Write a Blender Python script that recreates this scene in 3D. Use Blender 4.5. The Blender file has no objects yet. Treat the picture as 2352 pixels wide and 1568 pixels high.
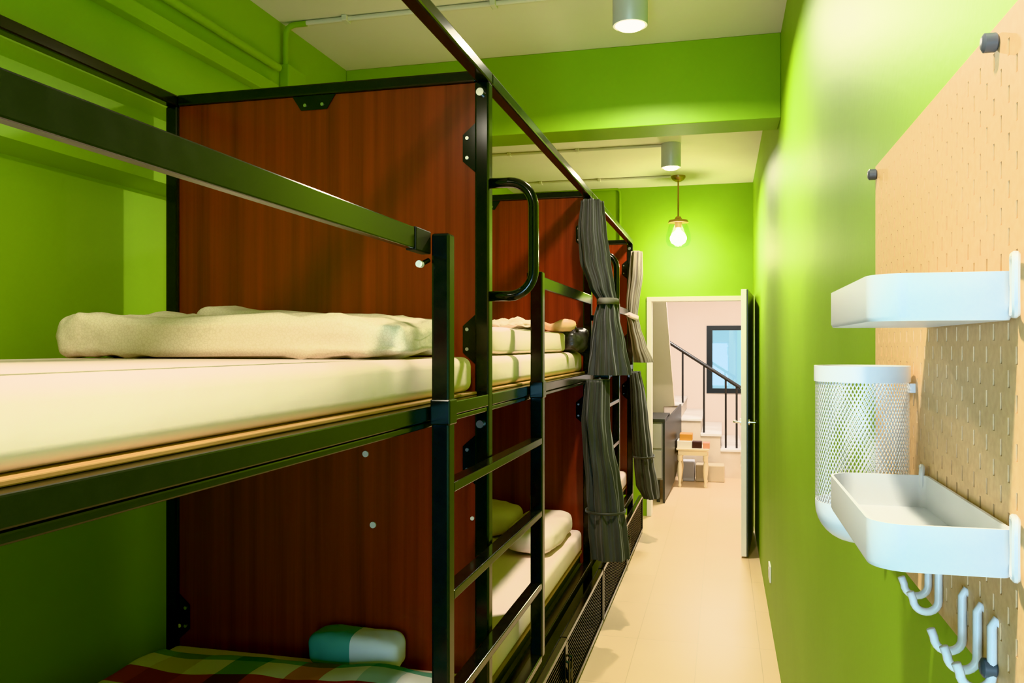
import bpy, bmesh, math, random
from mathutils import Vector, Matrix, noise

random.seed(7)
scene = bpy.context.scene
col = scene.collection

# ------------------------------------------------------------------ camera
F, CX, HOR = 1913.0, 1176.0, 794.0          # focal length in px, centre column, horizon row of the 2352 x 1568 photo
YAW = math.atan(483 / F)
CAM_H = 1.5
cth, sth = math.cos(YAW), math.sin(YAW)
cam = bpy.data.cameras.new('camera')
cam.sensor_fit = 'HORIZONTAL'
cam.sensor_width = 36
cam.lens = F / 2352 * 36
cam.shift_y = (HOR - 784) / 2352
cam.clip_start = 0.02
camo = bpy.data.objects.new('camera', cam)
camo.location = (0, 0, CAM_H)
camo.rotation_euler = (math.pi / 2, 0, YAW)
col.objects.link(camo)
scene.camera = camo


def at(px, py, D):
    """world x and z of a measured photo point lying in the cross plane y = D"""
    u = (px - CX) / F
    X = D * (u * cth - sth) / (cth + u * sth)
    zc = D * cth - X * sth
    return X, CAM_H + (HOR - py) * zc / F


# ------------------------------------------------------------------ materials
def srgb(r, g, b):
    def f(c):
        c /= 255
        return c / 12.92 if c <= 0.04045 else ((c + 0.055) / 1.055) ** 2.4
    return (f(r), f(g), f(b), 1)


def base_mat(name, color, rough=0.6, spec=0.5, metal=0.0, coat=0.0):
    m = bpy.data.materials.new(name)
    m.use_nodes = True
    b = m.node_tree.nodes['Principled BSDF']
    b.inputs['Base Color'].default_value = color
    b.inputs['Roughness'].default_value = rough
    b.inputs['Specular IOR Level'].default_value = spec
    b.inputs['Metallic'].default_value = metal
    b.inputs['Coat Weight'].default_value = coat
    b.inputs['Coat Roughness'].default_value = 0.1
    return m


def N(m, t, **kw):
    n = m.node_tree.nodes.new(t)
    for k, v in kw.items():
        setattr(n, k, v)
    return n


def bsdf(m):
    return m.node_tree.nodes['Principled BSDF']


def noise_mat(name, c1, c2, scale=8, rough=0.6, spec=0.4, stretch=(1, 1, 1), bump=0.0, bscale=None, detail=4, lo=.35, hi=.65, coat=0.0):
    m = base_mat(name, c1, rough, spec, coat=coat)
    L = m.node_tree.links
    tc = N(m, 'ShaderNodeTexCoord')
    mp = N(m, 'ShaderNodeMapping')
    mp.inputs['Scale'].default_value = stretch
    L.new(tc.outputs['Object'], mp.inputs['Vector'])
    nz = N(m, 'ShaderNodeTexNoise')
    nz.inputs['Scale'].default_value = scale
    nz.inputs['Detail'].default_value = detail
    L.new(mp.outputs['Vector'], nz.inputs['Vector'])
    cr = N(m, 'ShaderNodeValToRGB')
    cr.color_ramp.elements[0].color = c1
    cr.color_ramp.elements[0].position = lo
    cr.color_ramp.elements[1].color = c2
    cr.color_ramp.elements[1].position = hi
    L.new(nz.outputs['Fac'], cr.inputs['Fac'])
    L.new(cr.outputs['Color'], bsdf(m).inputs['Base Color'])
    if bump:
        n2 = N(m, 'ShaderNodeTexNoise')
        n2.inputs['Scale'].default_value = bscale or scale
        n2.inputs['Detail'].default_value = 5
        L.new(mp.outputs['Vector'], n2.inputs['Vector'])
        bp = N(m, 'ShaderNodeBump')
        bp.inputs['Strength'].default_value = bump
        bp.inputs['Distance'].default_value = 0.01
        L.new(n2.outputs['Fac'], bp.inputs['Height'])
        L.new(bp.outputs['Normal'], bsdf(m).inputs['Normal'])
    return m


def emit_mat(name, color, strength):
    m = base_mat(name, color, 0.4)
    b = bsdf(m)
    b.inputs['Emission Color'].default_value = color
    b.inputs['Emission Strength'].default_value = strength
    return m


M = {}
M['green'] = noise_mat('green_wall_paint', (0.235, 0.425, 0.030, 1), (0.255, 0.455, 0.037, 1), 3, 0.48, 0.35, bump=0.03, bscale=60)
M['ceiling'] = noise_mat('ceiling_paint', (0.78, 0.73, 0.58, 1), (0.81, 0.76, 0.62, 1), 2, 0.8, 0.2, bump=0.02, bscale=40)
M['conduit_white'] = base_mat('white_conduit_paint', (0.74, 0.70, 0.56, 1), 0.6, 0.3)
M['black'] = noise_mat('black_powder_coat', (0.006, 0.007, 0.008, 1), (0.010, 0.011, 0.012, 1), 30, 0.15, 0.4)
M['dark_back'] = base_mat('matt_black_sheet', (0.008, 0.008, 0.009, 1), 0.6, 0.3)
M['steel'] = base_mat('bright_screw_steel', (0.75, 0.75, 0.72, 1), 0.25, 0.5, 1.0)
M['white_metal'] = base_mat('white_powder_coat', (0.66, 0.69, 0.73, 1), 0.35, 0.5)
M['white_plastic'] = base_mat('white_plastic', (0.82, 0.82, 0.80, 1), 0.4, 0.5)
M['sheet'] = noise_mat('cream_bed_sheet', (0.88, 0.685, 0.66, 1), (0.90, 0.73, 0.70, 1), 2.2, 0.85, 0.15, bump=0.12, bscale=14)
M['board'] = noise_mat('light_plywood', (0.30, 0.175, 0.08, 1), (0.40, 0.24, 0.11, 1), 5, 0.55, 0.3, stretch=(10, .6, 10))
M['door_white'] = noise_mat('white_door_paint', (0.80, 0.78, 0.72, 1), (0.83, 0.81, 0.76, 1), 3, 0.4, 0.4)
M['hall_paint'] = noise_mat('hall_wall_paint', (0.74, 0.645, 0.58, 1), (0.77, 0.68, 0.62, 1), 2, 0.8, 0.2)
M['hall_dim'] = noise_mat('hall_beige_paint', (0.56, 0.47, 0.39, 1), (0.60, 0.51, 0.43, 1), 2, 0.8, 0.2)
M['stone'] = noise_mat('pale_step_stone', (0.62, 0.60, 0.58, 1), (0.78, 0.77, 0.76, 1), 4, 0.35, 0.4)
M['stone_tan'] = noise_mat('tan_riser_stone', (0.55, 0.47, 0.38, 1), (0.64, 0.56, 0.47, 1), 6, 0.5, 0.4)
M['ivory'] = base_mat('ivory_furniture_paint', (0.82, 0.70, 0.48, 1), 0.45, 0.4)
M['grey_panel'] = noise_mat('grey_laminate', (0.34, 0.31, 0.30, 1), (0.38, 0.35, 0.34, 1), 3, 0.5, 0.4)
M['brass'] = base_mat('aged_brass', (0.45, 0.30, 0.14, 1), 0.35, 0.5, 0.9)
M['fixture_grey'] = base_mat('silver_grey_lamp_body', (0.62, 0.63, 0.62, 1), 0.45, 0.5, 0.2)
M['lamp_glow'] = emit_mat('warm_led_disc', (1.0, 0.86, 0.62, 1), 30)
M['bulb_glow'] = emit_mat('warm_bulb', (1.0, 0.84, 0.55, 1), 45)
M['door_shaded'] = base_mat('shaded_door_back', (0.045, 0.055, 0.05, 1), 0.3, 0.5)
M['window_frame'] = base_mat('charcoal_window_frame', (0.02, 0.025, 0.03, 1), 0.4, 0.4)
M['rail_iron'] = base_mat('dark_iron', (0.03, 0.028, 0.028, 1), 0.4, 0.5)
M['paper'] = base_mat('paper', (0.78, 0.74, 0.66, 1), 0.8, 0.2)
M['orange_box'] = base_mat('orange_card', (0.62, 0.30, 0.07, 1), 0.6, 0.3)
M['pink_box'] = base_mat('pink_card', (0.75, 0.36, 0.22, 1), 0.6, 0.3)
M['brown_box'] = base_mat('dark_brown_card', (0.05, 0.02, 0.02, 1), 0.5, 0.3)
M['storage_tub'] = base_mat('beige_tub', (0.50, 0.42, 0.30, 1), 0.6, 0.3)
M['grey_tub'] = base_mat('grey_tub', (0.42, 0.42, 0.44, 1), 0.6, 0.3)
M['tan_leather'] = noise_mat('tan_leather', (0.62, 0.36, 0.20, 1), (0.72, 0.46, 0.28, 1), 20, 0.5, 0.4)
M['black_cloth'] = noise_mat('black_shiny_cloth', (0.012, 0.010, 0.014, 1), (0.05, 0.045, 0.05, 1), 25, 0.3, 0.5, bump=0.3, bscale=40)
M['scarf'] = noise_mat('cream_scarf_cloth', (0.50, 0.42, 0.30, 1), (0.72, 0.64, 0.50, 1), 18, 0.8, 0.2, stretch=(1, 3, 3))
M['knob_grey'] = base_mat('dark_grey_plastic_knob', (0.09, 0.10, 0.12, 1), 0.4, 0.5)


def wood_mat():
    m = base_mat('red_brown_laminate', (0.10, 0.03, 0.01, 1), 0.27, 0.5)
    L = m.node_tree.links
    tc = N(m, 'ShaderNodeTexCoord')
    mp = N(m, 'ShaderNodeMapping')
    mp.inputs['Scale'].default_value = (22, 22, 0.45)
    L.new(tc.outputs['Object'], mp.inputs['Vector'])
    nz = N(m, 'ShaderNodeTexNoise')
    nz.inputs['Scale'].default_value = 1.0
    nz.inputs['Detail'].default_value = 6
    nz.inputs['Roughness'].default_value = 0.6
    L.new(mp.outputs['Vector'], nz.inputs['Vector'])
    cr = N(m, 'ShaderNodeValToRGB')
    e = cr.color_ramp.elements
    e[0].color = (0.090, 0.0125, 0.006, 1)
    e[0].position = .3
    e[1].color = (0.235, 0.033, 0.014, 1)
    e[1].position = .72
    L.new(nz.outputs['Fac'], cr.inputs['Fac'])
    L.new(cr.outputs['Color'], bsdf(m).inputs['Base Color'])
    return m


M['wood'] = wood_mat()


def floor_mat():
    m = base_mat('cream_floor_tiles', (0.7, 0.55, 0.35, 1), 0.35, 0.4)
    L = m.node_tree.links
    tc = N(m, 'ShaderNodeTexCoord')
    mp = N(m, 'ShaderNodeMapping')
    mp.inputs['Rotation'].default_value = (0, 0, math.pi / 2)
    mp.inputs['Location'].default_value = (0.1, 0.12, 0)
    L.new(tc.outputs['Object'], mp.inputs['Vector'])
    br = N(m, 'ShaderNodeTexBrick')
    br.offset = 0.0
    br.inputs['Color1'].default_value = (0.74, 0.56, 0.36, 1)
    br.inputs['Color2'].default_value = (0.71, 0.53, 0.335, 1)
    br.inputs['Mortar'].default_value = (0.55, 0.41, 0.25, 1)
    br.inputs['Scale'].default_value = 1.0
    br.inputs['Mortar Size'].default_value = 0.0025
    br.inputs['Mortar Smooth'].default_value = 0.6
    br.inputs['Brick Width'].default_value = 0.6
    br.inputs['Row Height'].default_value = 0.3
    L.new(mp.outputs['Vector'], br.inputs['Vector'])
    nz = N(m, 'ShaderNodeTexNoise')
    nz.inputs['Scale'].default_value = 3
    L.new(tc.outputs['Object'], nz.inputs['Vector'])
    mx = N(m, 'ShaderNodeMixRGB', blend_type='MULTIPLY')
    mx.inputs['Fac'].default_value = 0.12
    L.new(br.outputs['Color'], mx.inputs['Color1'])
    L.new(nz.outputs['Fac'], mx.inputs['Color2'])
    L.new(mx.outputs['Color'], bsdf(m).inputs['Base Color'])
    return m


M['floor'] = floor_mat()


def duvet_mat():
    m = base_mat('cream_leaf_print_cotton', (0.7, 0.6, 0.45, 1), 0.9, 0.1)
    L = m.node_tree.links
    tc = N(m, 'ShaderNodeTexCoord')
    vo = N(m, 'ShaderNodeTexVoronoi', feature='DISTANCE_TO_EDGE')
    vo.inputs['Scale'].default_value = 120
    L.new(tc.outputs['Object'], vo.inputs['Vector'])
    cr = N(m, 'ShaderNodeValToRGB')
    cr.color_ramp.elements[0].color = (0.70, 0.60, 0.45, 1)
    cr.color_ramp.elements[0].position = 0.02
    cr.color_ramp.elements[1].color = (0.78, 0.68, 0.54, 1)
    cr.color_ramp.elements[1].position = 0.12
    L.new(vo.outputs['Distance'], cr.inputs['Fac'])
    L.new(cr.outputs['Color'], bsdf(m).inputs['Base Color'])
    nz = N(m, 'ShaderNodeTexNoise')
    nz.inputs['Scale'].default_value = 22
    L.new(tc.outputs['Object'], nz.inputs['Vector'])
    bp = N(m, 'ShaderNodeBump')
    bp.inputs['Strength'].default_value = 0.35
    bp.inputs['Distance'].default_value = 0.01
    L.new(nz.outputs['Fac'], bp.inputs['Height'])
    L.new(bp.outputs['Normal'], bsdf(m).inputs['Normal'])
    return m


M['duvet'] = duvet_mat()


def plaid_mat():
    """check cloth: one repeating stripe sequence across, another along, multiplied together"""
    m = base_mat('checked_cotton', (1, 1, 1, 1), 0.85, 0.15)
    L = m.node_tree.links
    uv = N(m, 'ShaderNodeUVMap')
    sp = N(m, 'ShaderNodeSeparateXYZ')
    L.new(uv.outputs['UV'], sp.inputs['Vector'])

    def stripes(sock, cell, cols, off):
        n = len(cols)
        a = N(m, 'ShaderNodeMath', operation='ADD')
        a.inputs[1].default_value = off
        L.new(sock, a.inputs[0])
        d = N(m, 'ShaderNodeMath', operation='DIVIDE')
        d.inputs[1].default_value = cell * n
        L.new(a.outputs[0], d.inputs[0])
        fr = N(m, 'ShaderNodeMath', operation='FRACT')
        L.new(d.outputs[0], fr.inputs[0])
        cr = N(m, 'ShaderNodeValToRGB')
        cr.color_ramp.interpolation = 'CONSTANT'
        els = cr.color_ramp.elements
        for i, c in enumerate(cols):
            e = els[i] if i < 2 else els.new(i / n)
            e.position = i / n
            e.color = c
        L.new(fr.outputs[0], cr.inputs['Fac'])
        return cr.outputs['Color']
    W = (0.90, 0.88, 0.90, 1)
    teal = (0.20, 0.42, 0.36, 1)
    olive = (0.62, 0.55, 0.18, 1)
    maroon = (0.42, 0.05, 0.07, 1)
    pink = (0.60, 0.24, 0.24, 1)
    pale = (0.55, 0.68, 0.72, 1)
    a = stripes(sp.outputs['X'], 0.108, [W, olive, W, teal, W, pink, W, pale], 0.0)
    b = stripes(sp.outputs['Y'], 0.105, [W, teal, W, maroon], 0.0)
    mx = N(m, 'ShaderNodeMixRGB', blend_type='MULTIPLY')
    mx.inputs['Fac'].default_value = 1
    L.new(a, mx.inputs['Color1'])
    L.new(b, mx.inputs['Color2'])
    L.new(mx.outputs['Color'], bsdf(m).inputs['Base Color'])
    return m


M['plaid'] = plaid_mat()


def curtain_mat(name, c1, c2):
    m = noise_mat(name, c1, c2, 14, 0.55, 0.35, stretch=(1, 1, .3), bump=0.12, bscale=40)
    bsdf(m).inputs['Sheen Weight'].default_value = 0.3
    return m


M['curtain'] = curtain_mat('charcoal_curtain_cloth', (0.022, 0.024, 0.024, 1), (0.045, 0.046, 0.046, 1))
M['curtain_brown'] = curtain_mat('taupe_curtain_cloth', (0.10, 0.085, 0.062, 1), (0.16, 0.135, 0.10, 1))
M['tie_grey'] = base_mat('grey_tieback_cloth', (0.16, 0.15, 0.13, 1), 0.7, 0.2)
M['tie_pink'] = base_mat('pale_pink_tieback_cloth', (0.72, 0.60, 0.56, 1), 0.7, 0.2)
M['peg'] = noise_mat('pressed_wood_pegboard', (0.72, 0.48, 0.26, 1), (0.82, 0.58, 0.33, 1), 120, 0.5, 0.35, lo=.3, hi=.7)


def glass_mat():
    m = base_mat('clear_glass', (0.95, 0.97, 0.96, 1), 0.03, 0.5)
    b = bsdf(m)
    b.inputs['Transmission Weight'].default_value = 1.0
    b.inputs['IOR'].default_value = 1.2
    return m


M['glass'] = glass_mat()


def pane_mat():
    """window pane: mostly see-through with a faint mirror"""
    m = bpy.data.materials.new('window_pane_glass')
    m.use_nodes = True
    nt = m.node_tree
    nt.nodes.remove(nt.nodes['Principled BSDF'])
    out = nt.nodes['Material Output']
    t = nt.nodes.new('ShaderNodeBsdfTransparent')
    t.inputs['Color'].default_value = (0.86, 0.95, 0.97, 1)
    g = nt.nodes.new('ShaderNodeBsdfGlossy')
    g.inputs['Roughness'].default_value = 0.02
    mx = nt.nodes.new('ShaderNodeMixShader')
    mx.inputs['Fac'].default_value = 0.06
    nt.links.new(t.outputs[0], mx.inputs[1])
    nt.links.new(g.outputs[0], mx.inputs[2])
    nt.links.new(mx.outputs[0], out.inputs['Surface'])
    return m


M['pane'] = pane_mat()


# ------------------------------------------------------------------ mesh helpers
class MB:
    def __init__(self):
        self.bm = bmesh.new()

    def box(self, x0, x1, y0, y1, z0, z1, bevel=0.0, seg=2, mat=None):
        g = bmesh.ops.create_cube(self.bm, size=1)
        vs = g['verts']
        for v in vs:
            v.co = Vector((x0 + (v.co.x + .5) * (x1 - x0), y0 + (v.co.y + .5) * (y1 - y0), z0 + (v.co.z + .5) * (z1 - z0)))
        if bevel:
            es = list({e for v in vs for e in v.link_edges})
            r = bmesh.ops.bevel(self.bm, geom=es, offset=bevel, segments=seg, affect='EDGES', profile=0.5)
            vs = list({v for f in r['faces'] for v in f.verts} | {v for v in vs if v.is_valid})
        if mat is not None:
            for v in vs:
                if v.is_valid:
                    v.co = mat @ v.co
        return self

    def tube(self, pts, r, seg=12, cap=True):
        """round bar along a polyline with parallel-transported rings"""
        pts = [Vector(p) for p in pts]
        n = len(pts)
        rings = []
        prev = None
        for i, p in enumerate(pts):
            if i == 0:
                t = pts[1] - pts[0]
            elif i == n - 1:
                t = pts[-1] - pts[-2]
            else:
                t = (pts[i + 1] - p).normalized() + (p - pts[i - 1]).normalized()
            t.normalize()
            if prev is None:
                ref = Vector((0, 0, 1)) if abs(t.z) < .9 else Vector((1, 0, 0))
                u = t.cross(ref).normalized()
            else:
                u = (prev - t * prev.dot(t)).normalized()
            w = t.cross(u)
            prev = u
            rr = r[i] if isinstance(r, (list, tuple)) else r
            rings.append([self.bm.verts.new(p + (u * math.cos(2 * math.pi * k / seg) + w * math.sin(2 * math.pi * k / seg)) * rr) for k in range(seg)])
        for a, b in zip(rings, rings[1:]):
            for k in range(seg):
                self.bm.faces.new((a[k], a[(k + 1) % seg], b[(k + 1) % seg], b[k]))
        if cap:
            self.bm.faces.new(rings[0][::-1])
            self.bm.faces.new(rings[-1])
        return self

    def lathe(self, profile, cx, cy, seg=32, cz=0.0):
        """profile: list of (radius, z), spun about the vertical through (cx, cy)"""
        rings = []
        for r, z in profile:
            if r < 1e-6:
                rings.append([self.bm.verts.new((cx, cy, cz + z))])
            else:
                rings.append([self.bm.verts.new((cx + r * math.cos(2 * math.pi * k / seg), cy + r * math.sin(2 * math.pi * k / seg), cz + z)) for k in range(seg)])
        for a, b in zip(rings, rings[1:]):
            for k in range(seg):
                k2 = (k + 1) % seg
                if len(a) == 1 and len(b) == 1:
                    continue
                if len(a) == 1:
                    self.bm.faces.new((a[0], b[k2], b[k]))
                elif len(b) == 1:
                    self.bm.faces.new((a[k], a[k2], b[0]))
                else:
                    self.bm.faces.new((a[k], a[k2], b[k2], b[k]))
        return self

    def prism(self, pts, axis, a0, a1):
        """polygon extruded along axis 'x', 'y' or 'z'"""
        def mk(p, a):
            if axis == 'x':
                return (a, p[0], p[1])
            if axis == 'y':
                return (p[0], a, p[1])
            return (p[0], p[1], a)
        A = [self.bm.verts.new(mk(p, a0)) for p in pts]
        B = [self.bm.verts.new(mk(p, a1)) for p in pts]
        n = len(pts)
        self.bm.faces.new(A[::-1])
        self.bm.faces.new(B)
        for i in range(n):
            self.bm.faces.new((A[i], A[(i + 1) % n], B[(i + 1) % n], B[i]))
        return self

    def quad(self, *p):
        self.bm.faces.new([self.bm.verts.new(q) for q in p])
        return self

    def build(self, name, mat, parent=None, smooth=False, origin=None, bevel=0.0):
        bmesh.ops.recalc_face_normals(self.bm, faces=self.bm.faces)
        me = bpy.data.meshes.new(name)
        if origin is not None:
            o = Vector(origin)
            for v in self.bm.verts:
                v.co -= o
        if parent is not None:
            base = world_loc(parent)
            if origin is None:
                for v in self.bm.verts:
                    v.co -= base
        self.bm.to_mesh(me)
        self.bm.free()
        me.materials.append(mat)
        ob = bpy.data.objects.new(name, me)
        col.objects.link(ob)
        if parent is not None:
            ob.parent = parent
            if origin is not None:
                ob.location = Vector(origin) - world_loc(parent)
        elif origin is not None:
            ob.location = origin
        if smooth:
            for p in me.polygons:
                p.use_smooth = True
            if smooth != 'all':
                try:
                    me.set_sharp_from_angle(angle=math.radians(40))
                except Exception:
                    pass
        if bevel:
            b = ob.modifiers.new('edge', 'BEVEL')
            b.width = bevel
            b.segments = 2
            b.limit_method = 'ANGLE'
            b.harden_normals = False
        return ob


def world_loc(o):
    v = Vector(o.location)
    while o.parent:
        o = o.parent
        v += Vector(o.location)
    return v


def tag(o, label=None, cat=None, group=None, kind=None):
    if label:
        o['label'] = label
    if cat:
        o['category'] = cat
    if group:
        o['group'] = group
    if kind:
        o['kind'] = kind
    return o


def thing(name, label, cat, loc, group=None):
    o = bpy.data.objects.new(name, None)
    o.empty_display_size = 0.1
    o.location = loc
    col.objects.link(o)
    return tag(o, label, cat, group)


def struct(name, mb, mat, label=None, parent=None, **kw):
    o = mb.build(name, mat, parent, **kw)
    if parent is None:
        tag(o, label, None, None, 'structure')
    return o


def copy_thing(root, delta):
    """copy a thing with its parts and sub-parts"""
    r = root.copy()
    col.objects.link(r)
    r.location = Vector(root.location) + Vector(delta)
    for ch in list(root.children):
        c = ch.copy()
        col.objects.link(c)
        c.parent = r
        for g in list(ch.children):
            d = g.copy()
            col.objects.link(d)
            d.parent = c
    return r


Z0 = CAM_H
XR = 0.254            # right wall
XL = -1.855           # left wall
ZC = Z0 + 1.40        # ceiling
DF = 7.42             # far wall
DB = -1.3             # wall behind the camera
XN = -1.937           # back of the wall recess

# ------------------------------------------------------------------ room shell
struct('floor', MB().box(-2.3, 1.7, DB - .1, 12.2, -.08, 0), M['floor'], 'cream tiled floor of the narrow dorm room and hall')
struct('ceiling', MB().box(-2.15, XR + .1, DB - .1, DF + .12, ZC, ZC + .1), M['ceiling'], 'off-white painted ceiling of the dorm room')
struct('wall_right', MB().box(XR, XR + .12, DB - .1, DF + .12, 0, ZC), M['green'], 'bright green wall along the aisle carrying the pegboard')
zt = Z0 + .557
mb = MB()
mb.prism([(XN - .12, 0), (XN, 0), (XN, zt - .024), (XL, zt), (XL, ZC), (XN - .12, ZC)], 'y', DB - .1, 2.80)
mb.box(XN - .12, XL, 2.80, DF + .12, 0, ZC)
struct('wall_left', mb, M['green'], 'green wall behind the bunks with a shallow recess')
DW0, DW1, DTOP = -.640, XR, 1.925       # doorway in the far wall
mb = MB()
mb.box(XN - .1, DW0, DF, DF + .12, 0, ZC)
mb.box(DW0, XR, DF, DF + .12, DTOP, ZC)
struct('wall_far', mb, M['green'], 'green end wall above and beside the doorway')
# wall behind the viewpoint, with the window that lets the daylight in
wx0, wx1, wz0, wz1 = -.66, .20, .35, 1.62
mb = MB()
mb.box(XN - .1, wx0, DB - .12, DB, 0, ZC)
mb.box(wx1, XR, DB - .12, DB, 0, ZC)
mb.box(wx0, wx1, DB - .12, DB, 0, wz0)
mb.box(wx0, wx1, DB - .12, DB, wz1, ZC)
struct('wall_near', mb, noise_mat('grey_wall_paint', (0.20, 0.21, 0.23, 1), (0.23, 0.24, 0.26, 1), 3, 0.7, 0.2), 'grey wall at the window end of the room')
mb = MB()
for a in ((wx0, wx0 + .05), (wx1 - .05, wx1), ((wx0 + wx1) / 2 - .025, (wx0 + wx1) / 2 + .025)):
    mb.box(a[0], a[1], DB - .09, DB - .04, wz0, wz1)
mb.box(wx0, wx1, DB - .09, DB - .04, wz0, wz0 + .05)
mb.box(wx0, wx1, DB - .09, DB - .04, wz1 - .05, wz1)
w2 = struct('window_2', mb, M['window_frame'], 'dark framed window at the near end of the room')
struct('glazing', MB().box(wx0 + .04, wx1 - .04, DB - .068, DB - .062, wz0 + .04, wz1 - .04), M['pane'], parent=w2)
struct('trim_1', MB().box(XL, XR, 3.90, 4.12, Z0 + 1.02, ZC), M['green'], 'deep green ceiling beam crossing the room', bevel=.004)
mb = MB()
mb.box(DW0 - .005, DW0 + .035, DF - .02, DF + .14, 0, DTOP - .0352)
mb.box(DW0 - .005, XR, DF - .02, DF + .14, DTOP - .035, DTOP + .005)
struct('trim_2', mb, M['door_white'], 'pale door frame around the doorway', bevel=.003)

# open door leaf at the right of the doorway
hinge = Vector((.247, 6.98, 0))
near = Vector((.178, 6.10, 0))
ang = math.atan2(near.y - hinge.y, near.x - hinge.x)
Lw = (near - hinge).length
rot = Matrix.Translation(hinge) @ Matrix.Rotation(ang, 4, 'Z')
door = MB().box(0, Lw, -.05, -.012, .012, 1.90, mat=rot)
door = struct('door_1', door, M['door_white'], 'white door leaf standing open against the right wall', bevel=.003)
struct('shaded_back', MB().box(0, Lw - .002, -.0115, -.002, .014, 1.898, mat=rot), M['door_shaded'], parent=door)  # dark sheet painting the shade on the wall side of the white leaf
for s, dd in ((-1, -.050), (1, -.002)):
    mb = MB()
    hx = Lw - .07
    p0 = rot @ Vector((hx, dd, .955))
    mb.tube([rot @ Vector((hx, dd, .955)), rot @ Vector((hx, dd + s * .010, .955))], .026, 16)
    mb.tube([rot @ Vector((hx, dd, .955)), rot @ Vector((hx, dd + s * .045, .955)), rot @ Vector((hx - .01, dd + s * .052, .955)), rot @ Vector((hx - .12, dd + s * .052, .955))], .008, 10)
    h = struct('lever_handle', mb, M['steel'], parent=door, smooth=True)

# ------------------------------------------------------------------ bunk beds
XF0, XF1 = -.725, -.68      # front posts
XB0, XB1 = -1.80, -1.755    # back posts
ZT0, ZT1 = Z0 + .797, Z0 + .835
FAR = [2.454, 4.47, 6.60]
NEAR = [.405, 2.454, 4.47]
BEDS = ['nearest bunk bed', 'middle bunk bed', 'farthest bunk bed']


def square_tube(x0, x1, y0, y1, z0, z1):
    return MB().box(x0, x1, y0, y1, z0, z1)


def plate(ob_parent, pts, yD, screws):
    """small trapezoid fixing tab standing on the panel with two screws"""
    mb = MB().prism(pts, 'y', yD - .004, yD)
    p = mb.build('fixing_tab', M['black'], ob_parent)
    for sx, sz in screws:
        MB().tube([(sx, yD - .0075, sz), (sx, yD - .004, sz)], .0055, 10).build('screw', M['steel'], p, smooth=True)


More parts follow.
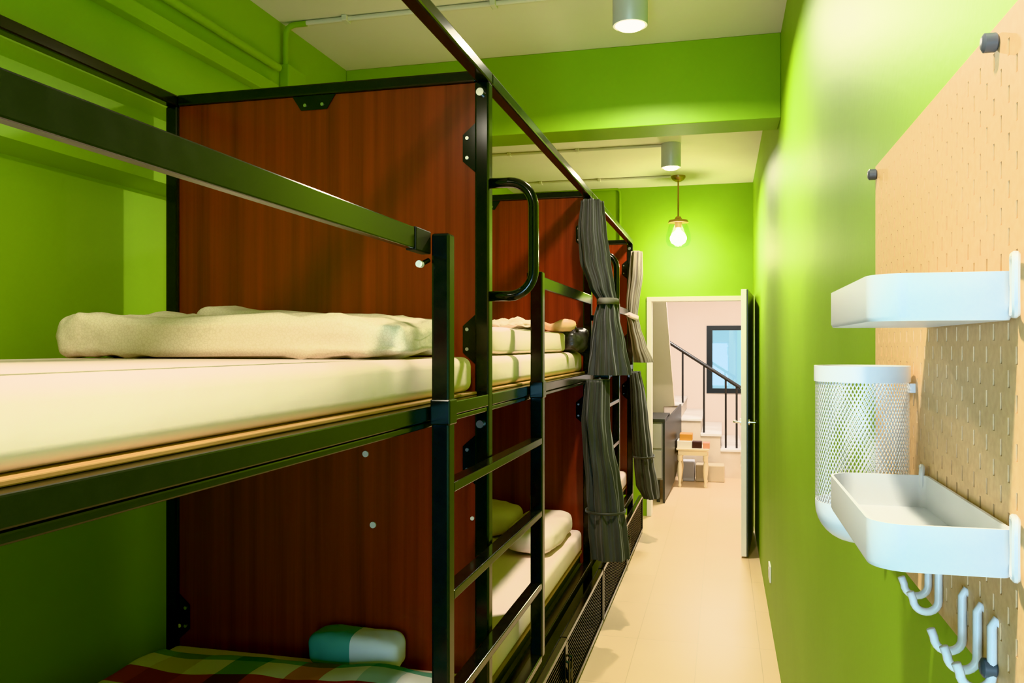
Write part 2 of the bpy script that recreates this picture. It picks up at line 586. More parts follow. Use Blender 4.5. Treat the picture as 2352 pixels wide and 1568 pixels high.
def make_bed(i):
    n, f = NEAR[i], FAR[i]
    lab = ['tall black steel bunk bed nearest the viewpoint with bare guard rail and red-brown end panel',
           'black steel bunk bed in the middle of the row with charcoal curtains',
           'black steel bunk bed at the end of the row beside the doorway'][i]
    r = thing('bunk_bed', lab, 'bunk bed', ((XF1 + XB0) / 2, (n + f) / 2, 0), 'bunk beds along the left wall')
    K = M['black']
    bv = .006
    posts = [(XF0, XF1, f - .045, f), (XB0, XB1, f - .045, f)]
    if i == 0:
        posts += [(XF0, XF1, n, n + .045), (XB0, XB1, n, n + .045)]
    for (a, b, c, d) in posts:
        square_tube(a, b, c, d, 0, ZT0).build('corner_post', K, r, bevel=bv)
    square_tube(XF0 + .004, XF1, n + (0 if i else 0), f, ZT0, ZT1).build('top_rail', K, r, bevel=bv)
    square_tube(XB0, XB1 - .004, n, f, ZT0, ZT1).build('top_rail', K, r, bevel=bv)
    square_tube(XB1 - .004, XF0 + .004, f - .042, f - .004, ZT0 + .001, ZT1 - .001).build('head_rail', K, r, bevel=bv)
    if i == 0:
        square_tube(XB1 - .004, XF0 + .004, n + .004, n + .042, ZT0 + .001, ZT1 - .001).build('head_rail', K, r, bevel=bv)
    n0 = n + (.045 if i == 0 else 0)
    f0 = f - .045
    # headboard panel shared by both levels
    hb = MB().box(XB1, XF0, f - .032, f - .014, .33, ZT0).build('headboard', M['wood'], r)
    if i == 0:
        MB().box(XB1, XF0, n + .014, n + .032, .33, 1.62).build('daylight_block_footboard', M['wood'], r)  # unseen end panel, added to keep window daylight off the nearest bunk
    zc_, yD = ZT0, f - .032
    xm = -1.262
    plate(hb, [(xm - .075, zc_), (xm + .075, zc_), (xm + .045, zc_ - .045), (xm - .045, zc_ - .045)], yD, [(xm - .03, zc_ - .03), (xm + .03, zc_ - .03)])
    for zz in (Z0 + .60, Z0 + .02, Z0 - .345):
        plate(hb, [(XF0, zz - .075), (XF0, zz + .075), (XF0 - .04, zz + .04), (XF0 - .04, zz - .04)], yD, [(XF0 - .026, zz - .03), (XF0 - .026, zz + .03)])
    for zz in (Z0 - .2, Z0 - .9):
        xx = XB1
        plate(hb, [(xx, zz - .075), (xx, zz + .075), (xx + .04, zz + .04), (xx + .04, zz - .04)], yD, [(xx + .026, zz - .03), (xx + .026, zz + .03)])
    # round bolts at the post heads
    for zz in (ZT0 - .035, Z0 - .235):
        MB().tube([(XF0 + .02, f - .057, zz), (XF0 + .02, f - .045, zz)], .012, 14).build('bolt_cap', M['steel'], r, smooth=True)
    # upper deck rails and board
    for xs in (0, 1):
        if xs == 0:
            mb = MB().box(XF0 + .002, XF1 - .001, n0, f0, Z0 - .181, Z0 - .145).box(XF0 + .002, XF1 - .004, n0, f0, Z0 - .197, Z0 - .183)
        else:
            mb = MB().box(XB0 + .002, XB1 - .001, n0, f0, Z0 - .197, Z0 - .145)
        mb.build('upper_side_rail', K, r, bevel=.003)
    MB().box(XB1, XF0, f - .060, f - .034, Z0 - .197, Z0 - .146).build('cross_bar', K, r, bevel=.003)
    MB().box(XB0 + .02, XF0 + .014, n0 + .012, f0 - .022, Z0 - .1445, Z0 - .1365).build('upper_bed_board', M['board'], r, bevel=.002)
    # lower deck
    for a, b in ((XF0 + .002, XF1), (XB0 + .002, XB1)):
        MB().box(a, b, n0, f0, .305, .348).build('lower_side_rail', K, r, bevel=.003)
    MB().box(XB1 + .002, XF0 - .012, n0 + .01, f0 - .02, .350, .394).build('slat_frame', M['dark_back'], r)
    MB().box(XB1 + .002, XF0 - .002, n0 + .01, f0 - .02, .3945, .409).build('lower_bed_board', M['board'], r, bevel=.002)
    # guard rails (flat tube)
    g0, g1 = [(n0, 1.89), (3.0, f0), (5.33, f0)][i]
    MB().box(XF1 - .022, XF1 - .0005, g0, g1, Z0 + .222, Z0 + .272).build('guard_rail', K, r, bevel=.003)
    # grab handle curving out into the aisle (the last bed of the row has none)
    if i < 2:
        yD, xo, zh, zl, rc = f - .022, -.5475, Z0 + .492, Z0 + .15, .075
        pts = [(XF1, yD, zh), (xo - rc, yD, zh)]
        for k in range(1, 8):
            a = math.pi / 2 * (1 - k / 8)
            pts.append((xo - rc + rc * math.cos(a), yD, zh - rc + rc * math.sin(a)))
        pts.append((xo, yD, zh - rc))
        pts.append((xo, yD, zl + rc))
        for k in range(1, 8):
            a = -math.pi / 2 * k / 8
            pts.append((xo - rc + rc * math.cos(a), yD, zl + rc + rc * math.sin(a)))
        pts += [(xo - rc, yD, zl), (XF1, yD, zl)]
        MB().tube(pts, .0155, 14).build('grab_handle', K, r, smooth='all')
    # storage fronts under the lower bunk
    d0, d1 = [(.45, 2.44), (2.46, 4.46), (4.48, 6.76)][i]
    mid = (d0 + d1) / 2 - (.08 if i == 1 else 0)
    for a, b in ((d0, mid - .004), (mid + .004, d1)):
        xa, xb, za, zb, t = -.645, -.620, .015, .300, .022
        dr = MB().box(xa, xb, a, b, za, za + t).box(xa, xb, a, b, zb - t, zb).box(xa, xb, a, a + t, za + t, zb - t).box(xa, xb, b - t, b, za + t, zb - t).build('storage_door', K, r, bevel=.002)
        mb = MB()
        k = za + t + .006
        while k < zb - t - .008:
            mb.box(-.642, -.625, a + t, b - t, k, k + .0024)
            k += .0165
        mb.build('slatted_mesh', K, dr)
        MB().box(-.652, -.646, a + .004, b - .004, za + .004, zb - .004).build('door_backing', M['dark_back'], dr)
        e = b - .03 if a == d0 else a + .03
        s = 1 if a == d0 else -1
        MB().tube([(-.618, e, .215), (-.606, e, .21), (-.606, e, .10), (-.618, e, .095)], .0055, 8).build('pull_handle', K, dr, smooth=True)
    lk = MB().box(-.619, -.600, mid - .022, mid + .022, .13, .17, bevel=.005).tube([(-.609, mid - .014, .165), (-.609, mid - .014, .19), (-.609, mid, .202), (-.609, mid + .014, .19), (-.609, mid + .014, .165)], .004, 8)
    lk.build('padlock', M['dark_back'], r)
    return r


def make_ladder(bed, y0, y1, label):
    """ladder clamped to the bunk: both uprights in one part, each rung a sub-part"""
    xa, xb, w = -.6775, -.632, .045
    K = M['black']
    up = MB().box(xa, xb, y0, y0 + w, .365, Z0 + .270).build('ladder_upright', K, bed, bevel=.006)
    MB().box(xa, xb, y1 - w, y1, .365, Z0 + .270).build('ladder_upright', K, bed, bevel=.006)
    up['label'] = label
    for q in range(4):
        zt_ = Z0 - .333 - .2625 * q
        MB().box(xa + .002, xb - .001, y0 + w, y1 - w, zt_ - .024, zt_).build('rung', K, up, bevel=.003)
    for y in (y0, y1 - w):
        MB().box(xa - .001, xb + .004, y - .006, y + w + .006, Z0 - .190, Z0 - .128).build('clamp', M['black'], up, bevel=.004)
    return up


beds = [make_bed(i) for i in range(3)]
make_ladder(beds[0], 1.890, 2.998, 'wide black ladder with flat rungs clamped to the bunk front')
make_ladder(beds[1], 4.765, 5.32, 'narrow black ladder half hidden by the curtains')
# end cap and white bolt of the near guard rail
gb = MB().box(XF1 - .024, XF1 + .003, 1.79, 1.889, Z0 + .219, Z0 + .2735).build('rail_end_sleeve', M['dark_back'], beds[0], bevel=.003)
xb_, zb_ = at(967, 607, 1.86)
MB().tube([(xb_, 1.845, zb_), (xb_, 1.86, zb_)], .0085, 14).build('bolt_cap', M['white_plastic'], gb, smooth=True)
MB().tube([(xb_, 1.86, zb_), (XF1 - .002, 1.885, zb_ + .012)], .006, 10).build('bolt_shank', M['black'], gb, smooth=True)
# pale cover caps on the red-brown panel of the nearest lower bunk
for px, py in ((840, 1042), (857, 1205), (1085, 1190), (413, 1436)):
    x_, z_ = at(px, py, 2.42)
    MB().tube([(x_, 2.416, z_), (x_, 2.4225, z_)], .010 if px < 1000 and px > 500 else .006, 14).build('cover_cap', M['paper'], beds[0], smooth=True)


# ------------------------------------------------------------------ soft things
def fract_noise(p, f, seed):
    return noise.noise(Vector((p.x * f + seed, p.y * f + seed * .7, p.z * f - seed)))


def soft(name, x0, x1, y0, y1, z0, z1, mat, e=.35, ev=.5, nu=96, nv=40, amp=.01, freq=5, seed=1, fn=None, floor=None, ripples=None):
    """cushion-like closed body: superellipsoid with wrinkles, flattened on what it rests on"""
    bm = bmesh.new()
    c = Vector(((x0 + x1) / 2, (y0 + y1) / 2, (z0 + z1) / 2))
    h = Vector(((x1 - x0) / 2, (y1 - y0) / 2, (z1 - z0) / 2))

    def sp(v, p):
        return math.copysign(abs(v) ** p, v)
    rings = []
    for j in range(nv + 1):
        ph = -math.pi / 2 + math.pi * j / nv
        ring = []
        for k in range(nu):
            th = 2 * math.pi * k / nu
            q = Vector((sp(math.cos(ph), ev) * sp(math.cos(th), e), sp(math.cos(ph), ev) * sp(math.sin(th), e), sp(math.sin(ph), ev)))
            p = c + Vector((q.x * h.x, q.y * h.y, q.z * h.z))
            d = amp * (fract_noise(p, freq, seed) + .5 * fract_noise(p, freq * 2.3, seed + 5) + .25 * fract_noise(p, freq * 5, seed + 9))
            nrm = Vector((q.x / h.x, q.y / h.y, q.z / h.z))
            nrm.normalize()
            p += nrm * d
            if fn:
                p = fn(p, c, h)
            if floor is not None and p.z < floor:
                p.z = floor
            ring.append(p)
        rings.append(ring)
    bot = bm.verts.new(sum(rings[0], Vector()) / nu)
    top = bm.verts.new(sum(rings[-1], Vector()) / nu)
    V = [[bm.verts.new(p) for p in r] for r in rings[1:-1]]
    for a, b in zip(V, V[1:]):
        for k in range(nu):
            bm.faces.new((a[k], a[(k + 1) % nu], b[(k + 1) % nu], b[k]))
    for k in range(nu):
        bm.faces.new((bot, V[0][(k + 1) % nu], V[0][k]))
        bm.faces.new((top, V[-1][k], V[-1][(k + 1) % nu]))
    m = MB()
    m.bm.free()
    m.bm = bm
    return m.build(name, mat, smooth='all', origin=(c.x, c.y, z0))


def mattress(x0, x1, y0, y1, z0, z1, label, group='mattresses on the bunks'):
    mb = MB().box(x0, x1, y0, y1, z0, z1, bevel=.028, seg=5)
    o = mb.build('mattress', M['sheet'], smooth=True, origin=((x0 + x1) / 2, (y0 + y1) / 2, z0))
    return tag(o, label, 'mattress', group)


MX0, MX1 = XB1 + .015, -.722
ZU0, ZU1 = Z0 - .136, Z0 - .033
ZL0, ZL1 = .4095, .525
mattress(MX0, MX1, .46, 2.385, ZU0, ZU1, 'thick cream sheeted mattress on the upper bunk nearest the viewpoint')
mattress(MX0, MX1, 2.50, 4.385, ZU0, ZU1, 'cream mattress on the upper bunk of the middle bed')
mattress(MX0, MX1, 4.50, 6.52, ZU0, ZU1, 'upper mattress of the farthest bunk, mostly hidden by curtains')
mattress(MX0, MX1, .46, 2.385, ZL0, ZL1, 'lower bunk mattress under the checked blanket')
mattress(MX0, MX1, 2.50, 4.385, ZL0, ZL1, 'cream mattress on the lower bunk behind the ladder')
mattress(MX0, MX1, 4.50, 6.52, ZL0, ZL1, 'lower mattress of the farthest bunk near the floor')


# folded duvet across the head of the nearest upper bunk
def duvet_fn(p, c, h):
    t = (p.x - (c.x - h.x)) / (2 * h.x)             # 0 at the wall, 1 at the aisle
    k = 1.0 if t < .62 else 1.0 - .14 * ((t - .62) / .38) ** 1.5
    z = p.z - (c.z - h.z)
    p.z = (c.z - h.z) + z * (k + .04 * math.sin(t * 9 + .3))
    # crease where the cloth is folded over itself at the aisle end
    if t > .72 and p.y < c.y and .25 < (z / (2 * h.z)) < .5:
        p.y += .022 * math.sin(math.pi * (z / (2 * h.z) - .25) / .25) * min(1, (t - .72) / .1)
    return p


d = soft('folded_duvet', -1.725, -.735, 1.83, 2.17, ZU1 - .001, Z0 + .082, M['duvet'], .22, .36, 170, 54, .017, 8, 3, duvet_fn, floor=ZU1 - .0005)
tag(d, 'cream leaf-print duvet rolled across the nearest upper bunk', 'duvet')


def pillow_fn(p, c, h):
    t = (p.x - (c.x - h.x)) / (2 * h.x)
    z = p.z - (c.z - h.z)
    p.z = (c.z - h.z) + z * (1.0 + .13 * math.exp(-((t - .07) / .10) ** 2) - .20 * t)
    return p


d = soft('pillow', -1.555, -.80, 2.19, 2.385, ZU1 - .001, Z0 + .112, M['duvet'], .25, .3, 110, 36, .010, 7, 8, pillow_fn, floor=ZU1 - .0005)
tag(d, 'cream pillow leaning on the red-brown panel behind the rolled duvet', 'pillow')

# middle bed, upper level: folded bedding with belongings on it
d = soft('folded_bedding', -1.60, -.735, 2.62, 4.06, ZU1 - .001, Z0 + .068, M['sheet'], .13, .22, 120, 30, .004, 5, 4, floor=ZU1 - .0005)
tag(d, 'thick pale folded bedding on the middle upper mattress', 'bedding')
ZB = Z0 + .068


def crumple(name, x, y, z, sx, sy, sz, mat, seed, label, cat, amp=.35, freq=2.6, parts=None):
    d = soft(name, x - sx, x + sx, y - sy, y + sy, z, z + sz, mat, .8, .8, 64, 28, amp * sz, freq / max(sx, sz), seed, floor=z + .0005)
    return tag(d, label, cat)


x_, _ = at(1185, 765, 3.6)
crumple('scarf', x_, 3.55, ZB - .002, .13, .10, .045, M['scarf'], 11, 'crumpled cream scarf lying on the folded bedding', 'scarf', .6, 1.6)
# open tan pouch (a bent shell) near the bedding's corner
mb = MB()
cxp, cyp = at(1285, 760, 3.86)[0], 3.86
prof = [(.0, 0), (.045, .001), (.062, .012), (.070, .032), (.066, .047), (.062, .046), (.064, .032), (.055, .015), (.04, .006), (0, .005)]
mb.lathe(prof, 0, 0, 28)
for v in mb.bm.verts:
    v.co.x *= 1.15
    v.co.y *= .8
    v.co.z *= 1.0 + .25 * math.sin(3 * v.co.x / .07)
for v in mb.bm.verts:
    v.co += Vector((cxp, cyp, ZB - .001))
pouch = mb.build('pouch', M['tan_leather'], smooth='all', origin=(cxp, cyp, ZB - .001))
tag(pouch, 'small open tan leather pouch on the folded bedding', 'pouch')
# black bag slumped over the end of the bedding
bx_ = at(1322, 790, 4.18)[0]
bag = thing('black_bag', 'slumped shiny black bag at the end of the folded bedding', 'bag', (bx_, 4.18, ZU1))
o = soft('bag_body', bx_ - .10, bx_ + .055, 4.085, 4.33, ZU1 - .001, Z0 + .085, M['black_cloth'], .6, .6, 64, 28, .022, 9, 21, floor=ZU1 - .0005)
o.location -= bag.location
o.parent = bag
mb = MB()
pts = [(bx_ - .03 + .05 * math.cos(a), 4.12 - .03 * math.sin(a * 2), Z0 + .07 + .045 * math.sin(a)) for a in [math.pi * k / 14 for k in range(15)]]
mb.tube(pts, .006, 8)
mb.build('strap', M['black_cloth'], bag, smooth=True)

# middle bed, lower level: two pillows at the head end
d = soft('pillow', -1.62, -1.02, 4.02, 4.37, ZL1 - .001, ZL1 + .150, M['sheet'], .5, .6, 90, 34, .014, 5, 31, floor=ZL1 - .0005)
tag(d, 'cream pillow by the wall on the middle lower bunk', 'pillow')
d = soft('pillow', -1.0, -.745, 3.72, 4.33, ZL1 - .001, ZL1 + .130, M['sheet'], .5, .6, 90, 34, .014, 5, 36, floor=ZL1 - .0005)
tag(d, 'plump cream pillow at the aisle edge of the middle lower bunk', 'pillow')
d = soft('pillow', -1.3, -.76, 5.45, 5.85, ZL1 - .001, ZL1 + .11, M['tan_leather'], .5, .6, 60, 24, .012, 5, 41, floor=ZL1 - .0005)
tag(d, 'tan cushion on the farthest lower bunk behind the ladder', 'cushion')


# checked blanket over the nearest lower bunk
def blanket():
    bm = bmesh.new()
    uvl = bm.loops.layers.uv.new('UVMap')
    xs0, xs1, ys0, ys1 = -1.70, -.726, .52, 2.255
    nx, ny = 110, 150
    T = ZL1 + .012

    def hz(x, y):
        p = Vector((x, y, 0))
        z = T + .010 * noise.noise(Vector((x * 4, y * 5, 2))) + .006 * noise.noise(Vector((x * 10, y * 8, 7)))
        # soft heap of cloth towards the panel
        z += .045 * math.exp(-((y - 2.12) / .26) ** 2) * (.75 + .25 * math.sin(x * 6 + 1))
        return z + .004 * math.sin(x * 18 + y * 6)
    grid = {}
    for i in range(nx + 1):
        for j in range(ny + 1):
            x = xs0 + (xs1 - xs0) * i / nx
            y = ys0 + (ys1 - ys0) * j / ny
            z = hz(x, y)
            ed = min(i, nx - i) / nx * (xs1 - xs0)
            ee = min(j, ny - j) / ny * (ys1 - ys0)
            m = min(ed, ee)
            if m < .03:
                z -= (.03 - m) ** 2 * 25 * (z - ZL1) / .02 * .5
                z = max(z, ZL1 + .001)
            grid[i, j] = bm.verts.new((x + .012 * noise.noise(Vector((y * 5, 1, 3))), y + .018 * noise.noise(Vector((x * 4, 5, 1))), z))
    for i in range(nx):
        for j in range(ny):
            f = bm.faces.new((grid[i, j], grid[i + 1, j], grid[i + 1, j + 1], grid[i, j + 1]))
            for lp, (a, b) in zip(f.loops, ((i, j), (i + 1, j), (i + 1, j + 1), (i, j + 1))):
                lp[uvl].uv = ((xs1 - xs0) * a / nx + .02, (ys1 - ys0) * (1 - b / ny) + .145)
    m = MB()
    m.bm.free()
    m.bm = bm
    o = m.build('blanket', M['plaid'], smooth='all', origin=(-1.22, 1.4, ZL1))
    s = o.modifiers.new('thickness', 'SOLIDIFY')
    s.thickness = .007
    s.offset = 1
    return o


tag(blanket(), 'white, teal and maroon checked blanket on the nearest lower bunk', 'blanket')


def uvsoft(o, sx, sy, ox, oy):
    me = o.data
    uv = me.uv_layers.new(name='UVMap')
    for lp in me.loops:
        c = me.vertices[lp.vertex_index].co
        uv.data[lp.index].uv = ((c.x + ox) * sx, (c.y + oy + c.z) * sy)


d = soft('pillow', -1.22, -.925, 2.27, 2.40, ZL1 + .0, ZL1 + .112, M['plaid'], .45, .5, 90, 34, .010, 6, 52, floor=ZL1 + .004)
uvsoft(d, .5, .2, .86, .26)
tag(d, 'checked pillow end poking up behind the checked blanket', 'pillow')


# ------------------------------------------------------------------ curtains
def curtain(name, label, rows, D, dhalf, mat, tie=None, tie_mat=None, pleats=9, group='curtains tied back at the bunk ends', seed=0, dshift=0.0, px_pad=0):
    """gathered curtain: closed pleated tube lofted through measured rows (y px, left px, right px)"""
    bm = bmesh.new()
    nt, nk = 64, 180
    ctr = []
    rows = [(y, l, r) for (y, l, r) in rows]

    def interp(v):
        for (a, b) in zip(rows, rows[1:]):
            if a[0] <= v <= b[0]:
                t = (v - a[0]) / (b[0] - a[0])
                t = t * t * (3 - 2 * t) * .5 + t * .5
                return [a[k] + (b[k] - a[k]) * t for k in (1, 2)]
        return rows[-1][1:]
    y0, y1 = rows[0][0], rows[-1][0]
    rings = []
    for j in range(nt + 1):
        v = y0 + (y1 - y0) * j / nt
        l, r = interp(v)
        Xl, _ = at(l, v, D)
        Xr, z = at(r, v, D)
        cx = (Xl + Xr) / 2
        # part of the width in the picture comes from the depth of the bundle
        wx = max(.018, (Xr - Xl) / 2 - dhalf * .10)
        t = j / nt
        dh = dhalf * (.8 + .2 * wx / .06) if wx < .06 else dhalf
        ring = []
        for k in range(nk):
            th = 2 * math.pi * k / nk
            wob = .5 * math.sin(pleats * th + seed + 1.2 * math.sin(t * 3 + seed)) + .25 * math.sin((pleats * 2 + 1) * th + 2 * seed + t * 4) + .3 * noise.noise(Vector((math.cos(th) * 2 + seed, math.sin(th) * 2, t * 3.5)))
            rr = 1 + .20 * wob
            ring.append(bm.verts.new((cx + wx * rr * math.cos(th), D + dshift * t + dh * rr * math.sin(th), z)))
        rings.append(ring)
        ctr.append((v, cx, wx, dh, z, D + dshift * t))
    for a, b in zip(rings, rings[1:]):
        for k in range(nk):
            bm.faces.new((a[k], a[(k + 1) % nk], b[(k + 1) % nk], b[k]))
    bm.faces.new(rings[0])
    m = MB()
    m.bm.free()
    m.bm = bm
    top = ctr[0]
    root = thing(name, label, 'curtain', (top[1], D, ctr[-1][4]), group)
    m.build('curtain_cloth', mat, root, smooth='all')
    if tie is not None:
        q = min(ctr, key=lambda e: abs(e[0] - tie[0]))
        mb = MB()
        nn = 40
        hh = tie[1]
        A, B = [], []
        tilt = tie[2]
        for k in range(nn):
            th = 2 * math.pi * k / nn
            x = q[1] + (q[2] * 1.16 + .004) * math.cos(th)
            y = q[5] + (q[3] * 1.16 + .004) * math.sin(th)
            z = q[4] - tilt * math.cos(th)
            A.append(mb.bm.verts.new((x, y, z - hh)))
            B.append(mb.bm.verts.new((x, y, z + hh)))
        for k in range(nn):
            mb.bm.faces.new((A[k], A[(k + 1) % nn], B[(k + 1) % nn], B[k]))
        tb = mb.build('tieback', tie_mat, root, smooth='all')
        s = tb.modifiers.new('thickness', 'SOLIDIFY')
        s.thickness = .004
    return root


curtain('bunk_curtain', 'charcoal curtain tied in the middle on the upper level of the middle bunk bed',
        [(462, 1333, 1388), (530, 1327, 1394), (600, 1331, 1404), (660, 1352, 1414), (692, 1372, 1420), (730, 1364, 1424), (790, 1356, 1436), (861, 1347, 1450)],
        4.30, .10, M['curtain'], (690, .016, .0), M['tie_grey'], 9, seed=.6)
curtain('bunk_curtain', 'long charcoal curtain hanging over the lower level of the middle bunk bed',
        [(872, 1342, 1402), (960, 1335, 1403), (1030, 1340, 1410), (1100, 1345, 1424), (1150, 1346, 1432), (1180, 1349, 1434), (1220, 1350, 1440), (1283, 1356, 1446)],
        4.30, .09, M['curtain'], (1172, .006, .0), M['curtain'], 7, seed=2.1)
curtain('bunk_curtain', 'taupe curtain with a pale pink tieback on the upper level of the farthest bunk bed',
        [(578, 1447, 1478), (630, 1442, 1478), (690, 1436, 1470), (722, 1436, 1466), (750, 1442, 1472), (790, 1448, 1485), (832, 1453, 1503)],
        6.42, .10, M['curtain_brown'], (724, .020, .022), M['tie_pink'], 8, seed=3.3)
curtain('bunk_curtain', 'dark grey curtain hanging over the lower level of the farthest bunk bed',
        [(853, 1445, 1474), (900, 1447, 1484), (960, 1449, 1491), (1030, 1452, 1500), (1060, 1456, 1504), (1116, 1460, 1514), (1143, 1474, 1517)],
        6.42, .10, M['curtain'], (1048, .008, .0), M['curtain'], 7, seed=4.4)

# ------------------------------------------------------------------ lamps
def downlight(D, label, watts, x=-.345):
    r = thing('ceiling_downlight', label, 'ceiling lamp', (x, D, ZC), 'cylindrical ceiling downlights')
    L_ = .165
    MB().lathe([(0, 0), (.067, 0), (.0675, -.003), (.0675, -L_ + .002), (.066, -L_), (.058, -L_), (.056, -L_ + .012), (0, -L_ + .012)], x, D, 40, ZC).build('lamp_housing', M['fixture_grey'], r, smooth=True)
    MB().lathe([(0, -L_ + .0105), (.0545, -L_ + .0105), (.054, -L_ + .001), (.046, -L_ - .009), (.028, -L_ - .016), (0, -L_ - .019)], x, D, 32, ZC).build('light_diffuser', M['lamp_glow'], r, smooth=True)
    l = bpy.data.lights.new('downlight_beam', 'AREA')
    l.shape = 'DISK'
    l.size = .11
    l.energy = watts
    l.color = (1.0, .89, .71)
    l.spread = math.radians(165)
    lo = bpy.data.objects.new('downlight_beam', l)
    lo.location = (x, D, ZC - L_ - .022)
    col.objects.link(lo)
    return r


downlight(.60, 'cylindrical ceiling downlight over the aisle beside the nearest bunk bed', 42)
downlight(.30, 'unseen ceiling downlight above the foot of the nearest bunk bed, added to brighten the left wall', 7, -1.25)  # extra lamp outside the view, added as fill for the left wall
downlight(3.23, 'cylindrical ceiling downlight in front of the green beam', 48)
downlight(5.87, 'cylindrical ceiling downlight beyond the green beam', 48)

px_, pD = -.352, 7.0
r = thing('pendant_lamp', 'small glass pendant lamp on a thin rod near the far green wall', 'pendant lamp', (px_, pD, ZC))
MB().lathe([(0, 0), (.058, 0), (.058, -.014), (.045, -.032), (.018, -.046), (0, -.046)], px_, pD, 28, ZC).build('canopy', M['brass'], r, smooth=True)
MB().tube([(px_, pD, ZC - .04), (px_, pD, ZC - .355)], .007, 10).build('drop_rod', M['brass'], r, smooth=True)
MB().lathe([(0, 0), (.02, 0), (.03, -.02), (.075, -.03), (.085, -.05), (.08, -.052), (.03, -.045), (.026, -.09), (0, -.09)], px_, pD, 28, ZC - .335).build('socket_cap', M['brass'], r, smooth=True)
sh = MB().lathe([(.062, 0), (.080, -.03), (.098, -.10), (.100, -.15), (.085, -.185), (.05, -.20), (0, -.203)], px_, pD, 32, ZC - .385)
shd = sh.build('glass_shade', M['pane'], r, smooth='all')
MB().lathe([(0, 0), (.016, -.003), (.020, -.02), (.050, -.045), (.066, -.075), (.068, -.095), (.055, -.125), (.03, -.142), (0, -.147)], px_, pD, 24, ZC - .425).build('light_bulb', M['bulb_glow'], r, smooth='all')
l = bpy.data.lights.new('pendant_glow', 'POINT')
l.energy = 16
l.color = (1, .84, .55)
l.shadow_soft_size = .05
lo = bpy.data.objects.new('pendant_glow', l)
lo.location = (px_, pD, ZC - .66)
col.objects.link(lo)

# ------------------------------------------------------------------ conduits on ceiling and wall
def elbow(p0, p1, p2, rad, n=6):
    """polyline p0-p1-p2 with the corner rounded"""
    p0, p1, p2 = Vector(p0), Vector(p1), Vector(p2)
    a = p1 + (p0 - p1).normalized() * rad
    b = p1 + (p2 - p1).normalized() * rad
    out = [p0]
    for k in range(n + 1):
        t = k / n
        out.append(a * (1 - t) ** 2 + p1 * 2 * t * (1 - t) + b * t * t)
    out.append(p2)
    return out


mb = MB().box(XL, XL + .045, DB, 3.16, Z0 + 1.045, Z0 + 1.098)
o = mb.build('cable_trunking', M['green'], bevel=.004)
tag(o, 'green painted square cable trunking running along the top of the left wall', 'trunking')
o = MB().tube([(XL + .02, DB, Z0 + 1.185), (XL + .02, 3.20, Z0 + 1.185)], .0165, 14).build('wall_conduit', M['green'], smooth=True)
tag(o, 'round green conduit above the trunking on the left wall', 'conduit')
jb = thing('junction_box', 'green painted junction box with a conduit rising to the ceiling', 'junction box', (XL, 3.30, Z0 + 1.1))
MB().box(XL, XL + .045, 3.24, 3.40, Z0 + 1.045, Z0 + 1.215, bevel=.006).build('box_body', M['green'], jb)
MB().tube(elbow((XL + .02, 3.26, Z0 + 1.21), (XL + .02, 3.26, ZC - .013), (XL + .12, 3.26, ZC - .013), .05), .012, 12).build('riser_conduit', M['green'], jb, smooth=True)
cd = thing('ceiling_conduit', 'thin white conduit across the ceiling from the junction box to the lamp before the beam', 'conduit', (-1.1, 3.26, ZC), 'white conduits on the ceiling')
MB().tube([(XL + .12, 3.26, ZC - .011), (-.40, 3.26, ZC - .011)], .0105, 10).build('conduit_pipe', M['conduit_white'], cd, smooth=True)
for xx in (-1.55, -.9):
    MB().box(xx - .012, xx + .012, 3.235, 3.285, ZC - .026, ZC - .0005, bevel=.003).build('pipe_clip', M['conduit_white'], cd)
for D, x1, lab in ((5.86, -.41, 'thin white conduit crossing the ceiling to the lamp beyond the beam'), (6.95, -.41, 'thin white conduit crossing the ceiling to the glass pendant')):
    cd = thing('ceiling_conduit', lab, 'conduit', (-1.1, D, ZC), 'white conduits on the ceiling')
    MB().tube([(XL + .02, D, ZC - .011), (x1, D, ZC - .011)], .0105, 10).build('conduit_pipe', M['conduit_white'], cd, smooth=True)
    for xx in (-1.5, -1.0):
        MB().box(xx - .012, xx + .012, D - .025, D + .025, ZC - .026, ZC - .0005, bevel=.003).build('pipe_clip', M['conduit_white'], cd)
xj, zj = at(1152, 436, 7.36)
o = MB().box(xj - .035, xj + .035, DF - .07, DF - .0005, zj - .055, zj + .055, bevel=.008).build('cable_box', M['conduit_white'])
tag(o, 'small pale cable box high on the far green wall', 'cable box')
x1j, _ = at(1250, 450, 7.40)
o = MB().tube([(xj + .03, DF - .012, zj - .03), (xj + .12, DF - .012, zj - .085), (xj + .24, DF - .012, zj - .085), (x1j, DF - .012, zj - .035), (x1j + .25, DF - .012, zj - .03)], .008, 8).build('sagging_cable', M['green'], smooth=True)
tag(o, 'green painted cable sagging along the far wall from the small cable box', 'cable')
x2j, _ = at(1424, 500, 7.40)
o = MB().tube(elbow((x1j + .27, DF - .014, zj - .03), (x2j, DF - .014, zj - .03), (x2j, DF - .014, DTOP + .02), .05), .012, 10).build('wall_conduit', M['green'], smooth=True)
tag(o, 'green conduit bending down the far wall towards the doorway', 'conduit')

# wall socket low on the right wall
ys = 4.72
zs = Z0 - 1.225
sk = thing('wall_socket', 'small white socket plate low on the green right wall', 'wall socket', (XR, ys, zs))
MB().box(XR - .009, XR - .0003, ys - .06, ys + .06, zs - .045, zs + .045, bevel=.003).build('face_plate', M['white_plastic'], sk)
MB().box(XR - .011, XR - .009, ys - .025, ys + .025, zs - .022, zs + .022, bevel=.001).build('socket_insert', M['white_metal'], sk)

